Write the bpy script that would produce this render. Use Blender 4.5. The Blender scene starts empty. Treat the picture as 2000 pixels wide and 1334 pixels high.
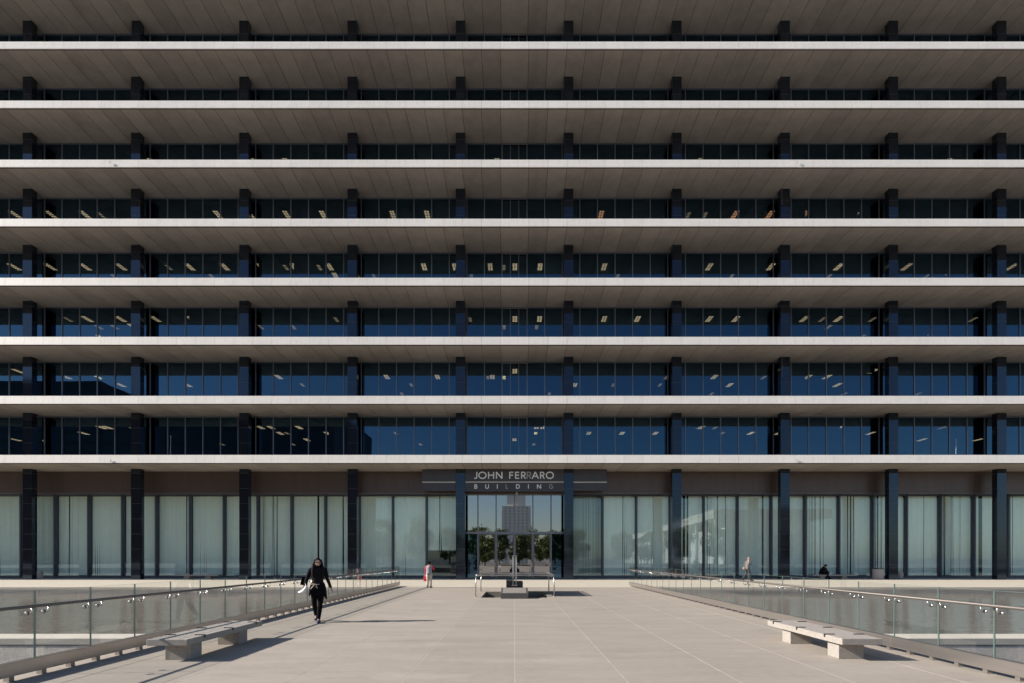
import bpy, math, random
from mathutils import Vector, Matrix
random.seed(7)
S = bpy.context.scene
COL = S.collection
R = math.radians

# ------------------------------------------------------------------ camera
F = 944.0                      # focal length in pixels of the 2000 px wide photograph
EYE = 1.68
cam_d = bpy.data.cameras.new('camera'); cam = bpy.data.objects.new('camera', cam_d); COL.objects.link(cam)
cam.location = (0, 0, EYE); cam.rotation_euler = (R(90), 0, 0)
cam_d.sensor_width = 36; cam_d.lens = 36 * F / 2000
cam_d.shift_x = -5 / 2000; cam_d.shift_y = 423 / 2000
cam_d.clip_start = 0.05; cam_d.clip_end = 5000
S.camera = cam

# ------------------------------------------------------------------ sky, sun, exposure
SUN_E, SUN_P = R(29), R(6.0)
w = bpy.data.worlds.new('World'); S.world = w; w.use_nodes = True
wn = w.node_tree; bg = wn.nodes['Background']
sky = wn.nodes.new('ShaderNodeTexSky'); sky.sky_type = 'NISHITA'; sky.sun_disc = False
sky.sun_elevation = SUN_E; sky.sun_rotation = R(270) - SUN_P
sky.air_density = 1.0; sky.dust_density = .7; sky.ozone_density = 2.6
wn.links.new(sky.outputs[0], bg.inputs[0]); bg.inputs[1].default_value = 0.075
sd = bpy.data.lights.new('sun', 'SUN'); sun = bpy.data.objects.new('sun', sd); COL.objects.link(sun)
sd.energy = 5.0; sd.angle = R(0.5); sd.color = (1.0, 0.915, 0.815)
sun.rotation_euler = Vector((math.cos(SUN_E) * math.cos(SUN_P), math.cos(SUN_E) * math.sin(SUN_P), -math.sin(SUN_E))).to_track_quat('-Z', 'Y').to_euler()
sun.location = (-60, -5, 40)
S.view_settings.view_transform = 'Standard'; S.view_settings.look = 'None'
S.view_settings.gamma = 1; S.view_settings.exposure = 0.72
S.cycles.max_bounces = 10; S.cycles.diffuse_bounces = 4; S.cycles.glossy_bounces = 5
S.cycles.transparent_max_bounces = 40; S.cycles.caustics_reflective = False; S.cycles.caustics_refractive = False
S.cycles.sample_clamp_indirect = 4

# ------------------------------------------------------------------ materials
def mat(name, col, rough=.6, metal=0., noise=0., scale=3., stretch=(1, 1, 1), bump=0., bscale=60., spec=.5, tint=None, emis=None, fine=0., coat=0.):
    m = bpy.data.materials.new(name); m.use_nodes = True; nt = m.node_tree; N = nt.nodes; L = nt.links
    p = N['Principled BSDF']; p.inputs['Base Color'].default_value = (*col, 1)
    p.inputs['Roughness'].default_value = rough; p.inputs['Metallic'].default_value = metal
    p.inputs['Specular IOR Level'].default_value = spec
    p.inputs['Coat Weight'].default_value = coat
    tc = N.new('ShaderNodeTexCoord'); mp = N.new('ShaderNodeMapping'); mp.inputs['Scale'].default_value = stretch
    L.new(tc.outputs['Object'], mp.inputs[0])
    last = None
    if noise or fine:
        n = N.new('ShaderNodeTexNoise'); n.inputs['Scale'].default_value = scale; n.inputs['Detail'].default_value = 7; n.inputs['Roughness'].default_value = .62
        L.new(mp.outputs[0], n.inputs['Vector'])
        mr = N.new('ShaderNodeMapRange'); mr.inputs[1].default_value = .3; mr.inputs[2].default_value = .7
        mr.inputs[3].default_value = 1 - noise; mr.inputs[4].default_value = 1 + noise
        L.new(n.outputs['Fac'], mr.inputs[0])
        val = mr.outputs[0]
        if fine:
            n2 = N.new('ShaderNodeTexNoise'); n2.inputs['Scale'].default_value = scale * 14; n2.inputs['Detail'].default_value = 3
            L.new(mp.outputs[0], n2.inputs['Vector'])
            m2 = N.new('ShaderNodeMapRange'); m2.inputs[1].default_value = .3; m2.inputs[2].default_value = .7; m2.inputs[3].default_value = 1 - fine; m2.inputs[4].default_value = 1 + fine
            L.new(n2.outputs['Fac'], m2.inputs[0])
            mu = N.new('ShaderNodeMath'); mu.operation = 'MULTIPLY'; L.new(val, mu.inputs[0]); L.new(m2.outputs[0], mu.inputs[1]); val = mu.outputs[0]
        mx = N.new('ShaderNodeVectorMath'); mx.operation = 'SCALE'; mx.inputs[0].default_value = col
        L.new(val, mx.inputs['Scale']); last = mx.outputs[0]
        L.new(last, p.inputs['Base Color'])
    if bump:
        nb = N.new('ShaderNodeTexNoise'); nb.inputs['Scale'].default_value = bscale; nb.inputs['Detail'].default_value = 4
        L.new(mp.outputs[0], nb.inputs['Vector'])
        b = N.new('ShaderNodeBump'); b.inputs['Strength'].default_value = bump; b.inputs['Distance'].default_value = .02
        L.new(nb.outputs['Fac'], b.inputs['Height']); L.new(b.outputs[0], p.inputs['Normal'])
    if emis:
        p.inputs['Emission Color'].default_value = (*emis[0], 1); p.inputs['Emission Strength'].default_value = emis[1]
    m['col_out'] = 1
    return m

def island_vary(m, amt):
    """each loose panel of a mesh a slightly different tone"""
    nt = m.node_tree; N = nt.nodes; L = nt.links; p = N['Principled BSDF']
    g = N.new('ShaderNodeNewGeometry'); mr = N.new('ShaderNodeMapRange'); mr.inputs[3].default_value = 1 - amt; mr.inputs[4].default_value = 1 + amt
    L.new(g.outputs['Random Per Island'], mr.inputs[0])
    v = N.new('ShaderNodeVectorMath'); v.operation = 'SCALE'
    if p.inputs['Base Color'].links: L.new(p.inputs['Base Color'].links[0].from_socket, v.inputs[0])
    else: v.inputs[0].default_value = p.inputs['Base Color'].default_value[:3]
    L.new(mr.outputs[0], v.inputs['Scale']); L.new(v.outputs[0], p.inputs['Base Color'])
    return m

def glass(name, tint, f0=.04, rough=0.0, wav=0., wscale=.8, vary=0., gcol=(1, 1, 1)):
    """thin pane: mix of a tinted see-through sheet and a mirror, same from both sides (Schlick)"""
    m = bpy.data.materials.new(name); m.use_nodes = True; nt = m.node_tree; N = nt.nodes; L = nt.links
    N.remove(N['Principled BSDF']); out = N['Material Output']
    def math_(op, a, b=None):
        n = N.new('ShaderNodeMath'); n.operation = op
        for i, v in enumerate((a, b)):
            if v is None: continue
            if isinstance(v, (int, float)): n.inputs[i].default_value = v
            else: L.new(v, n.inputs[i])
        return n.outputs[0]
    geo = N.new('ShaderNodeNewGeometry'); dt = N.new('ShaderNodeVectorMath'); dt.operation = 'DOT_PRODUCT'
    L.new(geo.outputs['Incoming'], dt.inputs[0]); L.new(geo.outputs['Normal'], dt.inputs[1])
    c = math_('ABSOLUTE', dt.outputs['Value']); p5 = math_('POWER', math_('SUBTRACT', 1.0, c), 5.0)
    fac = math_('ADD', math_('MULTIPLY', p5, 1 - f0), f0)
    tr = N.new('ShaderNodeBsdfTransparent'); tr.inputs[0].default_value = (*tint, 1)
    gl = N.new('ShaderNodeBsdfGlossy'); gl.inputs['Roughness'].default_value = rough; gl.inputs['Color'].default_value = (*gcol, 1)
    mx = N.new('ShaderNodeMixShader')
    L.new(fac, mx.inputs[0]); L.new(tr.outputs[0], mx.inputs[1]); L.new(gl.outputs[0], mx.inputs[2]); L.new(mx.outputs[0], out.inputs[0])
    if wav:
        tc = N.new('ShaderNodeTexCoord'); n = N.new('ShaderNodeTexNoise'); n.inputs['Scale'].default_value = wscale; n.inputs['Detail'].default_value = 1
        L.new(tc.outputs['Object'], n.inputs['Vector'])
        b = N.new('ShaderNodeBump'); b.inputs['Strength'].default_value = wav; b.inputs['Distance'].default_value = .05
        L.new(n.outputs['Fac'], b.inputs['Height']); L.new(b.outputs[0], gl.inputs['Normal'])
    if vary:
        mr = N.new('ShaderNodeMapRange'); mr.inputs[3].default_value = 1 - vary; mr.inputs[4].default_value = 1 + vary
        L.new(geo.outputs['Random Per Island'], mr.inputs[0])
        v = N.new('ShaderNodeVectorMath'); v.operation = 'SCALE'; v.inputs[0].default_value = tint
        L.new(mr.outputs[0], v.inputs['Scale']); L.new(v.outputs[0], tr.inputs[0])
    return m

M = {}
M['plaza'] = mat('bridge_concrete', (.335, .300, .262), .75, noise=.09, scale=.9, stretch=(.5, 2.2, 1), fine=.07, bump=.15, bscale=25)
def stains(m, col, scale, lo, hi, amt, stretch=(1, 1, 1), seed=0.):
    nt = m.node_tree; N = nt.nodes; L = nt.links; p = N['Principled BSDF']
    tc = N.new('ShaderNodeTexCoord'); mp = N.new('ShaderNodeMapping'); mp.inputs['Scale'].default_value = stretch; mp.inputs['Location'].default_value = (seed, seed * .7, 0)
    L.new(tc.outputs['Object'], mp.inputs[0]); n = N.new('ShaderNodeTexNoise'); n.inputs['Scale'].default_value = scale; n.inputs['Detail'].default_value = 6; n.inputs['Roughness'].default_value = .65
    L.new(mp.outputs[0], n.inputs['Vector']); mr = N.new('ShaderNodeMapRange'); mr.inputs[1].default_value = lo; mr.inputs[2].default_value = hi; mr.inputs[4].default_value = amt
    L.new(n.outputs['Fac'], mr.inputs[0]); mx = N.new('ShaderNodeMix'); mx.data_type = 'RGBA'
    L.new(mr.outputs[0], mx.inputs['Factor']); L.new(p.inputs['Base Color'].links[0].from_socket, mx.inputs['A']); mx.inputs['B'].default_value = (*col, 1)
    L.new(mx.outputs['Result'], p.inputs['Base Color'])
island_vary(M['plaza'], .035)
stains(M['plaza'], (.44, .41, .36), .7, .56, .72, .5, (.6, 1.4, 1))
stains(M['plaza'], (.21, .19, .165), .9, .56, .76, .5, (.5, 1.6, 1), 7.3)
stains(M['plaza'], (.25, .22, .19), 5, .50, .95, .45, (.12, 3.5, 1), 3.1)
M['podium'] = mat('pale_paving', (.52, .475, .40), .7, noise=.06, scale=.8, fine=.03)
M['joint'] = mat('joint_filler', (.42, .385, .335), .8, noise=.2, scale=4)
M['fascia'] = mat('fascia_panel', (.93, .88, .815), .5, noise=.035, scale=.9, stretch=(1, 1, 3), spec=.3)
island_vary(M['fascia'], .025)
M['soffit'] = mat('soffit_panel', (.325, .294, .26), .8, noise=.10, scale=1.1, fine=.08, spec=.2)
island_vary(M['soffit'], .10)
STAIN_SOFFIT = True
stains(M['fascia'], (.62, .57, .51), 2.2, .50, .80, .40, (2.5, 1, .35), 4.0)
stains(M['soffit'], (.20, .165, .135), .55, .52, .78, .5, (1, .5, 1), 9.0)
M['gap'] = mat('dark_gap', (.06, .052, .045), .9)
M['slab'] = mat('slab_concrete', (.74, .70, .65), .8, noise=.1)
M['granite'] = mat('polished_black_granite', (.012, .012, .016), .06, noise=.4, scale=30, spec=.6); M['granite'].node_tree.nodes['Principled BSDF'].inputs['IOR'].default_value = 1.62; M['granite'].node_tree.nodes['Principled BSDF'].inputs['Specular Tint'].default_value = (.5, .72, 1, 1)
M['spandrel'] = mat('bronze_panel', (.085, .060, .053), .33, metal=.2, noise=.05, scale=2, spec=.6)
island_vary(M['spandrel'], .06)
M['bronze'] = mat('bronze_trim', (.13, .105, .10), .35, metal=.5)
M['alu'] = mat('dark_aluminium', (.10, .11, .13), .4, metal=.4)
M['alu_light'] = mat('grey_aluminium', (.20, .21, .24), .35, metal=.5)
M['frame'] = mat('blue_grey_frame', (.10, .115, .15), .4, metal=.3)
M['glass_up'] = glass('tinted_office_glass', (.14, .145, .165), .21, 0, wav=.022, wscale=.6, vary=.3, gcol=(.26, .51, .76))
M['glass_gr'] = glass('green_shopfront_glass', (.92, 1.0, .975), .13, 0, wav=.02, wscale=.6, gcol=(.72, .92, 1.0))
M['glass_door'] = glass('door_glass', (.40, .45, .45), .40, 0, wav=.02, wscale=.6)
M['glass_rail'] = glass('railing_glass', (.94, .955, .945), .09)
M['glass_edge'] = mat('green_glass_edge', (.17, .25, .235), .15, spec=.6)
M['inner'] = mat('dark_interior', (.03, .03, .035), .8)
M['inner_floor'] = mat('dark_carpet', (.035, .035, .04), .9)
M['blind'] = mat('white_fabric_blind', (.89, .95, .91), .8, noise=.03, scale=2)
island_vary(M['blind'], .03)
M['lamp'] = mat('lit_diffuser', (.8, .8, .7), .5, emis=((1, .80, .44), 1.9))
M['lamp_amber'] = mat('lit_amber_diffuser', (.8, .6, .4), .5, emis=((1, .50, .22), 2.0))
M['steel'] = mat('brushed_steel', (.50, .47, .45), .32, metal=.9, noise=.06, scale=3, stretch=(1, .3, 6))
M['rail_wood'] = mat('handrail_metal', (.15, .135, .125), .5, metal=.4)
M['chrome'] = mat('chrome', (.62, .60, .58), .18, metal=1)
M['sign'] = mat('sign_panel', (.048, .045, .056), .3, spec=.5, noise=.1, scale=1.5)
M['letter'] = mat('letter_face', (.80, .86, .92), .4)
M['letter_dim'] = mat('dull_reflection_letter_face', (.32, .34, .38), .4)  # darker reflection on a few letters, painted in as a greyer colour
M['stripe'] = mat('stripe_metal', (.72, .69, .66), .4)
M['bench'] = mat('bush_hammered_granite', (.335, .31, .285), .85, noise=.12, scale=14, fine=.22, bump=.5, bscale=55)
M['black_metal'] = mat('black_metal', (.02, .02, .022), .45)
M['agg'] = mat('exposed_aggregate', (.66, .62, .58), .9, noise=.12, scale=9, fine=.35, bump=1.0, bscale=34)
M['agg'].node_tree.nodes['Bump'].inputs['Distance'].default_value = .035
M['podium_wall'] = mat('podium_edge_concrete', (.30, .285, .265), .8, noise=.12, scale=1.2, stretch=(1, 1, .3), fine=.06)
M['coping'] = mat('pool_coping', (.56, .53, .47), .7, noise=.05)
M['ground'] = mat('city_ground', (.16, .15, .14), .9, noise=.2, scale=.1)
M['stone'] = mat('dark_stone', (.10, .095, .095), .4, noise=.15, scale=8)
M['plaque'] = mat('plaque_metal', (.40, .37, .34), .45, metal=.4, noise=.12, scale=6)
M['grate'] = mat('grate', (.24, .22, .20), .7)
M['tinted'] = mat('smoked_cover', (.03, .035, .04), .03, spec=.9)
M['bin'] = mat('bin_concrete', (.34, .32, .32), .85, noise=.15, scale=20)
M['leaf'] = island_vary(mat('leaves', (.09, .13, .04), .6), .5)
M['leaf2'] = island_vary(mat('light_leaves', (.12, .16, .05), .6), .4)
M['bark'] = mat('bark', (.20, .17, .13), .9)
M['city'] = mat('hazed_pale_stone', (.85, .82, .76), .8)  # pale stone, lightened further to paint in distance haze
M['citywin'] = mat('hazed_tower_windows', (.50, .50, .48), .6)  # distance haze put into the window colour
M['darkwin'] = mat('dark_windows', (.03, .04, .05), .3)
M['dark_bldg'] = mat('dark_tower', (.035, .04, .05), .6)
M['white_bldg'] = mat('white_hall', (.68, .64, .58), .7)

# water
def water():
    m = bpy.data.materials.new('pool_water'); m.use_nodes = True; nt = m.node_tree; N = nt.nodes; L = nt.links; p = N['Principled BSDF']
    p.inputs['Base Color'].default_value = (.19, .175, .15, 1); p.inputs['Roughness'].default_value = .06; p.inputs['IOR'].default_value = 1.33
    tc = N.new('ShaderNodeTexCoord'); b_prev = None
    for sc, dist, st in (((.8, 2.8, 1), .035, .48), ((3.5, 11, 1), .013, .5)):
        mp = N.new('ShaderNodeMapping'); mp.inputs['Scale'].default_value = sc; L.new(tc.outputs['Object'], mp.inputs[0])
        n = N.new('ShaderNodeTexNoise'); n.inputs['Scale'].default_value = 1.0; n.inputs['Detail'].default_value = 3; L.new(mp.outputs[0], n.inputs['Vector'])
        b = N.new('ShaderNodeBump'); b.inputs['Strength'].default_value = st; b.inputs['Distance'].default_value = dist
        L.new(n.outputs['Fac'], b.inputs['Height'])
        if b_prev: L.new(b_prev.outputs[0], b.inputs['Normal'])
        b_prev = b
    L.new(b_prev.outputs[0], p.inputs['Normal'])
    return m
M['water'] = water()

# ------------------------------------------------------------------ mesh helpers
class MB:
    def __init__(s): s.v = []; s.f = []
    def quad(s, pts):
        i = len(s.v); s.v += [tuple(p) for p in pts]; s.f.append(tuple(range(i, i + len(pts)))); return s
    def box(s, x0, x1, y0, y1, z0, z1):
        i = len(s.v)
        s.v += [(x0, y0, z0), (x1, y0, z0), (x1, y1, z0), (x0, y1, z0), (x0, y0, z1), (x1, y0, z1), (x1, y1, z1), (x0, y1, z1)]
        s.f += [(i, i + 3, i + 2, i + 1), (i + 4, i + 5, i + 6, i + 7), (i, i + 1, i + 5, i + 4), (i + 1, i + 2, i + 6, i + 5), (i + 2, i + 3, i + 7, i + 6), (i + 3, i, i + 4, i + 7)]
        return s
    def prism(s, poly, y0, y1):
        """poly: (x,z) points, extruded along y"""
        n = len(poly); i = len(s.v)
        s.v += [(x, y0, z) for x, z in poly] + [(x, y1, z) for x, z in poly]
        s.f.append(tuple(i + k for k in range(n))); s.f.append(tuple(i + n + k for k in reversed(range(n))))
        for k in range(n):
            j = (k + 1) % n; s.f.append((i + k, i + n + k, i + n + j, i + j))
        return s
    def tube(s, pts, rad, n=10, cap=True):
        """round tube through pts; rad a number or list of r or (ra, rb) with ra along the side axis"""
        pts = [Vector(p) for p in pts]; i0 = len(s.v); side = None
        for k, p in enumerate(pts):
            if k == 0: t = pts[1] - p
            elif k == len(pts) - 1: t = p - pts[k - 1]
            else: t = pts[k + 1] - pts[k - 1]
            t.normalize()
            if side is None:
                ref = Vector((1, 0, 0)) if abs(t.x) < .8 else Vector((0, 1, 0))
                side = ref
            a = (side - t * side.dot(t)).normalized(); side = a; b = t.cross(a)
            r = rad[k] if isinstance(rad, (list, tuple)) else rad
            ra, rb = r if isinstance(r, (list, tuple)) else (r, r)
            for q in range(n):
                an = 2 * math.pi * q / n
                s.v.append(tuple(p + a * (math.cos(an) * ra) + b * (math.sin(an) * rb)))
        for k in range(len(pts) - 1):
            for q in range(n):
                q2 = (q + 1) % n; o = i0 + k * n
                s.f.append((o + q, o + q2, o + n + q2, o + n + q))
        if cap:
            s.f.append(tuple(i0 + q for q in reversed(range(n)))); o = i0 + (len(pts) - 1) * n; s.f.append(tuple(o + q for q in range(n)))
        return s
    def ell(s, c, r, nu=12, nv=8, rot=None):
        i0 = len(s.v); c = Vector(c)
        for a in range(nv + 1):
            th = math.pi * a / nv
            for b in range(nu):
                ph = 2 * math.pi * b / nu
                p = Vector((r[0] * math.sin(th) * math.cos(ph), r[1] * math.sin(th) * math.sin(ph), r[2] * math.cos(th)))
                if rot: p = rot @ p
                s.v.append(tuple(c + p))
        for a in range(nv):
            for b in range(nu):
                b2 = (b + 1) % nu
                s.f.append((i0 + a * nu + b, i0 + (a + 1) * nu + b, i0 + (a + 1) * nu + b2, i0 + a * nu + b2))
        return s
    def mesh(s, name, m, smooth=False):
        me = bpy.data.meshes.new(name); me.from_pydata(s.v, [], s.f); me.update()
        if m: me.materials.append(m)
        if smooth:
            for p in me.polygons: p.use_smooth = True
        return me
    def build(s, name, m, parent=None, loc=(0, 0, 0), smooth=False, bevel=0.):
        o = bpy.data.objects.new(name, s.mesh(name, m, smooth)); COL.objects.link(o); o.location = loc
        if parent is not None: o.parent = parent
        if bevel:
            b = o.modifiers.new('bevel', 'BEVEL'); b.width = bevel; b.segments = 2; b.limit_method = 'ANGLE'
        return o

def inst(me, name, parent=None, loc=(0, 0, 0)):
    o = bpy.data.objects.new(name, me); COL.objects.link(o); o.location = loc
    if parent is not None: o.parent = parent
    return o
def empty(name, loc=(0, 0, 0), rz=0):
    o = bpy.data.objects.new(name, None); COL.objects.link(o); o.location = loc; o.rotation_euler = (0, 0, rz); o.empty_display_size = .3
    return o
def tag(o, label, cat, group=None):
    o['label'] = label; o['category'] = cat
    if group: o['group'] = group
    return o
def struct(o):
    o['kind'] = 'structure'; return o

# ------------------------------------------------------------------ setting: ground, podium, bridge, water
YP0 = 27.8                                    # pool's far edge / podium front
g = MB().quad([(-2500, -2500, -4), (2500, -2500, -4), (2500, 2500, -4), (-2500, 2500, -4)]); struct(g.build('ground', M['ground']))
pz = MB().box(-120, 120, -75, -2.0, -3.9, -.004); struct(pz.build('plaza', M['plaza']))
# podium paving as big slabs with thin gaps over a darker bed
pm = MB()
xs = [-72 + 4.23 * i for i in range(35)]
for i in range(34):
    for (ya, yb) in ((YP0, 31.1), (31.1, 34.4), (34.4, 38.7), (38.7, 41.0)):
        pm.box(xs[i] + .004, xs[i + 1] - .004, ya + .004, yb - .004, -.12, 0)
podium = struct(pm.build('podium_paving', M['podium']))
struct(MB().box(-72, 72, YP0 + .02, 53, -3.9, -.03).build('podium_base', M['podium_wall']))
pw = MB()
for i in range(-34, 34):
    pw.box(i * 2.1 + .006, i * 2.1 + 2.094, YP0 - .05, YP0 + .018, -3.9, -.122)
struct(pw.build('podium_edge', M['podium_wall']))
# bridge: strips of concrete between light filled joints
bm_ = MB(); jx = [-7.32, -6.1, -4.58, -3.055, -1.53, 0, 1.53, 3.055, 4.58, 6.1, 7.32]
PX0, PX1, PYa, PYb = -1.43, 1.43, 20.5, 24.15      # pit in the bridge deck
for a, b in zip(jx, jx[1:]):
    a2, b2 = a + .009, b - .009
    for (x0, x1) in ((a2, b2),):
        if x1 <= PX0 or x0 >= PX1:
            bm_.box(x0, x1, -2.0, YP0 - .055, -.5, 0)
        else:
            bm_.box(x0, x1, -2.0, PYa, -.5, 0); bm_.box(x0, x1, PYb, YP0 - .055, -.5, 0)
            if x0 < PX0: bm_.box(x0, PX0, PYa, PYb, -.5, 0)
            if x1 > PX1: bm_.box(PX1, x1, PYa, PYb, -.5, 0)
struct(bm_.build('bridge_deck', M['plaza']))
fl = MB()
for x in jx[1:-1]:
    if abs(x) > 5: continue
    segs = [(-2, YP0 - .06)] if abs(x) > 1.5 else [(-2, PYa), (PYb, YP0 - .06)]
    for ya, yb in segs: fl.box(x - .0089, x + .0089, ya, yb, -.4, -.0015)
struct(fl.build('deck_joints', M['joint']))
struct(MB().box(-7.25, 7.25, -2.0, YP0 - .06, -1.3, -.501).build('bridge_beam', M['podium_wall']))
wt = MB(); 
for s_ in (-1, 1):
    wt.quad([(s_ * 7.2, 12.9, -.38), (s_ * 72, 12.9, -.38), (s_ * 72, YP0, -.38), (s_ * 7.2, YP0, -.38)][::s_])
struct(wt.build('water', M['water']))
cp = MB()
for s_ in (-1, 1):
    for i in range(26):
        a = 7.33 + i * 2.4; x0, x1 = sorted((s_ * (a + .003), s_ * (a + 2.397)))
        cp.box(x0, x1, 12.28, 13.05, -.52, -.365)
struct(cp.build('pool_coping', M['coping']))
aw = MB()
for s_ in (-1, 1):
    x0, x1 = sorted((s_ * 7.33, s_ * 70)); aw.box(x0, x1, 12.295, 12.9, -3.99, -.545)
struct(aw.build('pool_wall', M['agg']))

# ------------------------------------------------------------------ the office building
YF, YC, YG, YGG, YSP, YD = 35.75, 37.76, 38.7, 40.35, 38.9, 39.0
Z0, FH = 8.65, 4.378
MOD, BAY = 1.41, 8.46
NF = 9
XE = 64
bld = empty('office_building', (0, YC, 0)); tag(bld, 'wide office building of stacked white floor edges over black columns', 'office building')
OFF = Vector((0, -YC, 0))
def bpart(mb, name, m, parent=bld, **k):
    o = mb.build(name, m, parent, **k)
    if parent is bld: o.location = Vector(o.location) + OFF
    return o
# floor slabs: each with fascia panels and soffit panels as sub-parts
fm = MB(); x = 0
edges = [.71 * MOD * 1.06]
while edges[-1] < XE: edges.append(edges[-1] + MOD)
edges = sorted([-e for e in edges] + edges)
for a, b in zip(edges, edges[1:]):
    i = len(fm.v); fm.box(a + .006, b - .006, YF, YF + .09, .07, .68)
    for q_ in (4, 5): x_, y_, z_ = fm.v[i + q_]; fm.v[i + q_] = (x_, y_ + .085, z_)  # top edge leaned back, a slope added so the face catches more sun
fascia_me = fm.mesh('fascia', M['fascia'])
sm = MB()
for a, b in zip(edges, edges[1:]):
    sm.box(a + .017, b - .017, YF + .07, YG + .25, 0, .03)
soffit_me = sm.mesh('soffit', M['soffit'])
cm = MB().box(-XE, XE, YF + .095, 52, .035, .655)
core_me = cm.mesh('floor_slab', M['slab'])
gm = MB().box(-XE, XE, YF + .06, YG + .26, .031, .0345)
for k in range(NF):
    z = Z0 + FH * k
    sl = inst(core_me, 'floor_slab', bld, Vector((0, 0, z)) + OFF)
    inst(fascia_me, 'fascia', sl); inst(soffit_me, 'soffit', sl)
core_me.materials[0] = M['slab']
# dark backing visible in the soffit gaps
gap_me = MB().box(-XE, XE, YF + .072, YG + .24, .0305, .0345).box(-XE, XE, YF + .052, YF + .0695, .004, .069).box(-XE, XE, YF + .0905, YF + .0948, .10, .62).mesh('shadow_gap', M['gap'])
for k in range(NF): inst(gap_me, 'shadow_gap', [o for o in bld.children if o.name.startswith('floor_slab')][k])
# columns
jm = MB()
ch = Z0 + FH * (NF - 1) + .3
def granite_col_mat():
    m = M['granite']; nt = m.node_tree; N = nt.nodes; L = nt.links; p = N['Principled BSDF']
    tc = N.new('ShaderNodeTexCoord'); sp = N.new('ShaderNodeSeparateXYZ'); L.new(tc.outputs['Object'], sp.inputs[0])
    dv = N.new('ShaderNodeMath'); dv.operation = 'DIVIDE'; dv.inputs[1].default_value = 1.185; L.new(sp.outputs['Z'], dv.inputs[0])
    fc = N.new('ShaderNodeMath'); fc.operation = 'FRACT'; L.new(dv.outputs[0], fc.inputs[0])
    lt = N.new('ShaderNodeMath'); lt.operation = 'LESS_THAN'; lt.inputs[1].default_value = .012; L.new(fc.outputs[0], lt.inputs[0])
    mx = N.new('ShaderNodeMix'); mx.data_type = 'RGBA'; src = p.inputs['Base Color'].links[0].from_socket
    L.new(lt.outputs[0], mx.inputs['Factor']); L.new(src, mx.inputs['A']); mx.inputs['B'].default_value = (.09, .085, .085, 1)
    L.new(mx.outputs['Result'], p.inputs['Base Color'])
    ml = N.new('ShaderNodeMath'); ml.operation = 'MULTIPLY_ADD'; ml.inputs[1].default_value = .5; ml.inputs[2].default_value = .06
    L.new(lt.outputs[0], ml.inputs[0]); L.new(ml.outputs[0], p.inputs['Roughness'])
granite_col_mat()
col_me = MB().box(-.36, .36, 0, .42, 0, ch).mesh('column', M['granite'])
for i in range(-7, 7):
    inst(col_me, 'column', bld, ((i + .5) * BAY, 0, .001))
# ribbon windows, one per bay and floor
def ribbon(j):
    """mesh of panes and of frame for bay j, in x relative to bay centre"""
    x0, x1 = (j - .5) * BAY, (j + .5) * BAY
    ms = []; n = 0
    while n < 60:
        e = 1.0 + MOD * n
        for sgn in (-1, 1):
            if x0 < sgn * e < x1: ms.append(sgn * e)
        n += 1
    if j == 0: ms += [-.335, .335]
    ms = sorted(ms); h0, h1 = .66, FH - .01
    cx = j * BAY
    fr = MB(); pn = MB()
    bounds = [x0] + ms + [x1]
    for a, b in zip(bounds, bounds[1:]):
        if b - a > .05: pn.quad([(a - cx, .05, h0), (b - cx, .05, h0), (b - cx, .05, h1), (a - cx, .05, h1)])
    for x in ms:
        wd = .022 if abs(x) < .5 else .034
        fr.box(x - cx - wd, x - cx + wd, 0 if abs(x) > 1.1 else -.03, .1, h0, h1 - .06)
    fr.box(x0 - cx, x1 - cx, -.02, .1, h1 - .07, h1); fr.box(x0 - cx, x1 - cx, -.02, .1, h0, h0 + .1)
    if j == 0: fr.box(-1.03, 1.03, -.035, -.021, h1 - .16, h1 - .04)
    return pn.mesh('window', M['glass_up']), fr.mesh('window_frame', M['alu_light'])
def shades(j, v):
    x0, x1 = (j - .5) * BAY, (j + .5) * BAY; rnd = random.Random(v * 17 + j); b = MB(); n = -36
    while n < 36:
        a = (1.0 + MOD * n) if n >= 0 else -(1.0 + MOD * (-n - 1)) - MOD
        if a >= x0 - .7 and a + MOD <= x1 + .7 and rnd.random() < .45:
            d = rnd.choice([.35, .35, .7, 2.95, 2.95]); a2, b2 = max(a, x0) - j * BAY + .09, min(a + MOD, x1) - j * BAY - .09
            if b2 - a2 > .2: b.box(a2, b2, .34, .36, FH - .08 - d, FH - .08)
        n += 1
    return b.mesh('shade', M['shade']) if b.v else None
M['shade'] = island_vary(mat('grey_roller_shade', (.17, .16, .17), .8), .4)
for j in range(-5, 6):
    pn, fr = ribbon(j); sh_ = [shades(j, v) for v in range(4)]
    for k in range(NF - 1):
        wo = inst(pn, 'window', bld, (j * BAY, YG - YC, Z0 + FH * k)); inst(fr, 'window_frame', wo)
        v_ = sh_[(k * 3 + j * 5) % 4]
        if v_: inst(v_, 'shade', wo)
# interior
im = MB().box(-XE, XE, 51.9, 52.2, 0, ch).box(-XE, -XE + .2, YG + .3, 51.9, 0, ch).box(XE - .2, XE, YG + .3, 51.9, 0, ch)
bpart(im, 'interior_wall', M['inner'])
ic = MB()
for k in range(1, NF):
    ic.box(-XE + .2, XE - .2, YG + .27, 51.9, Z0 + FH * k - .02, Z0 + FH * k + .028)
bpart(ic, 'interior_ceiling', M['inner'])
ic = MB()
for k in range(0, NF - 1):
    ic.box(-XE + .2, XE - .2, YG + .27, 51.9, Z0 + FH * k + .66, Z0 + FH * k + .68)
bpart(ic, 'interior_floor', M['inner_floor'])
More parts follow.
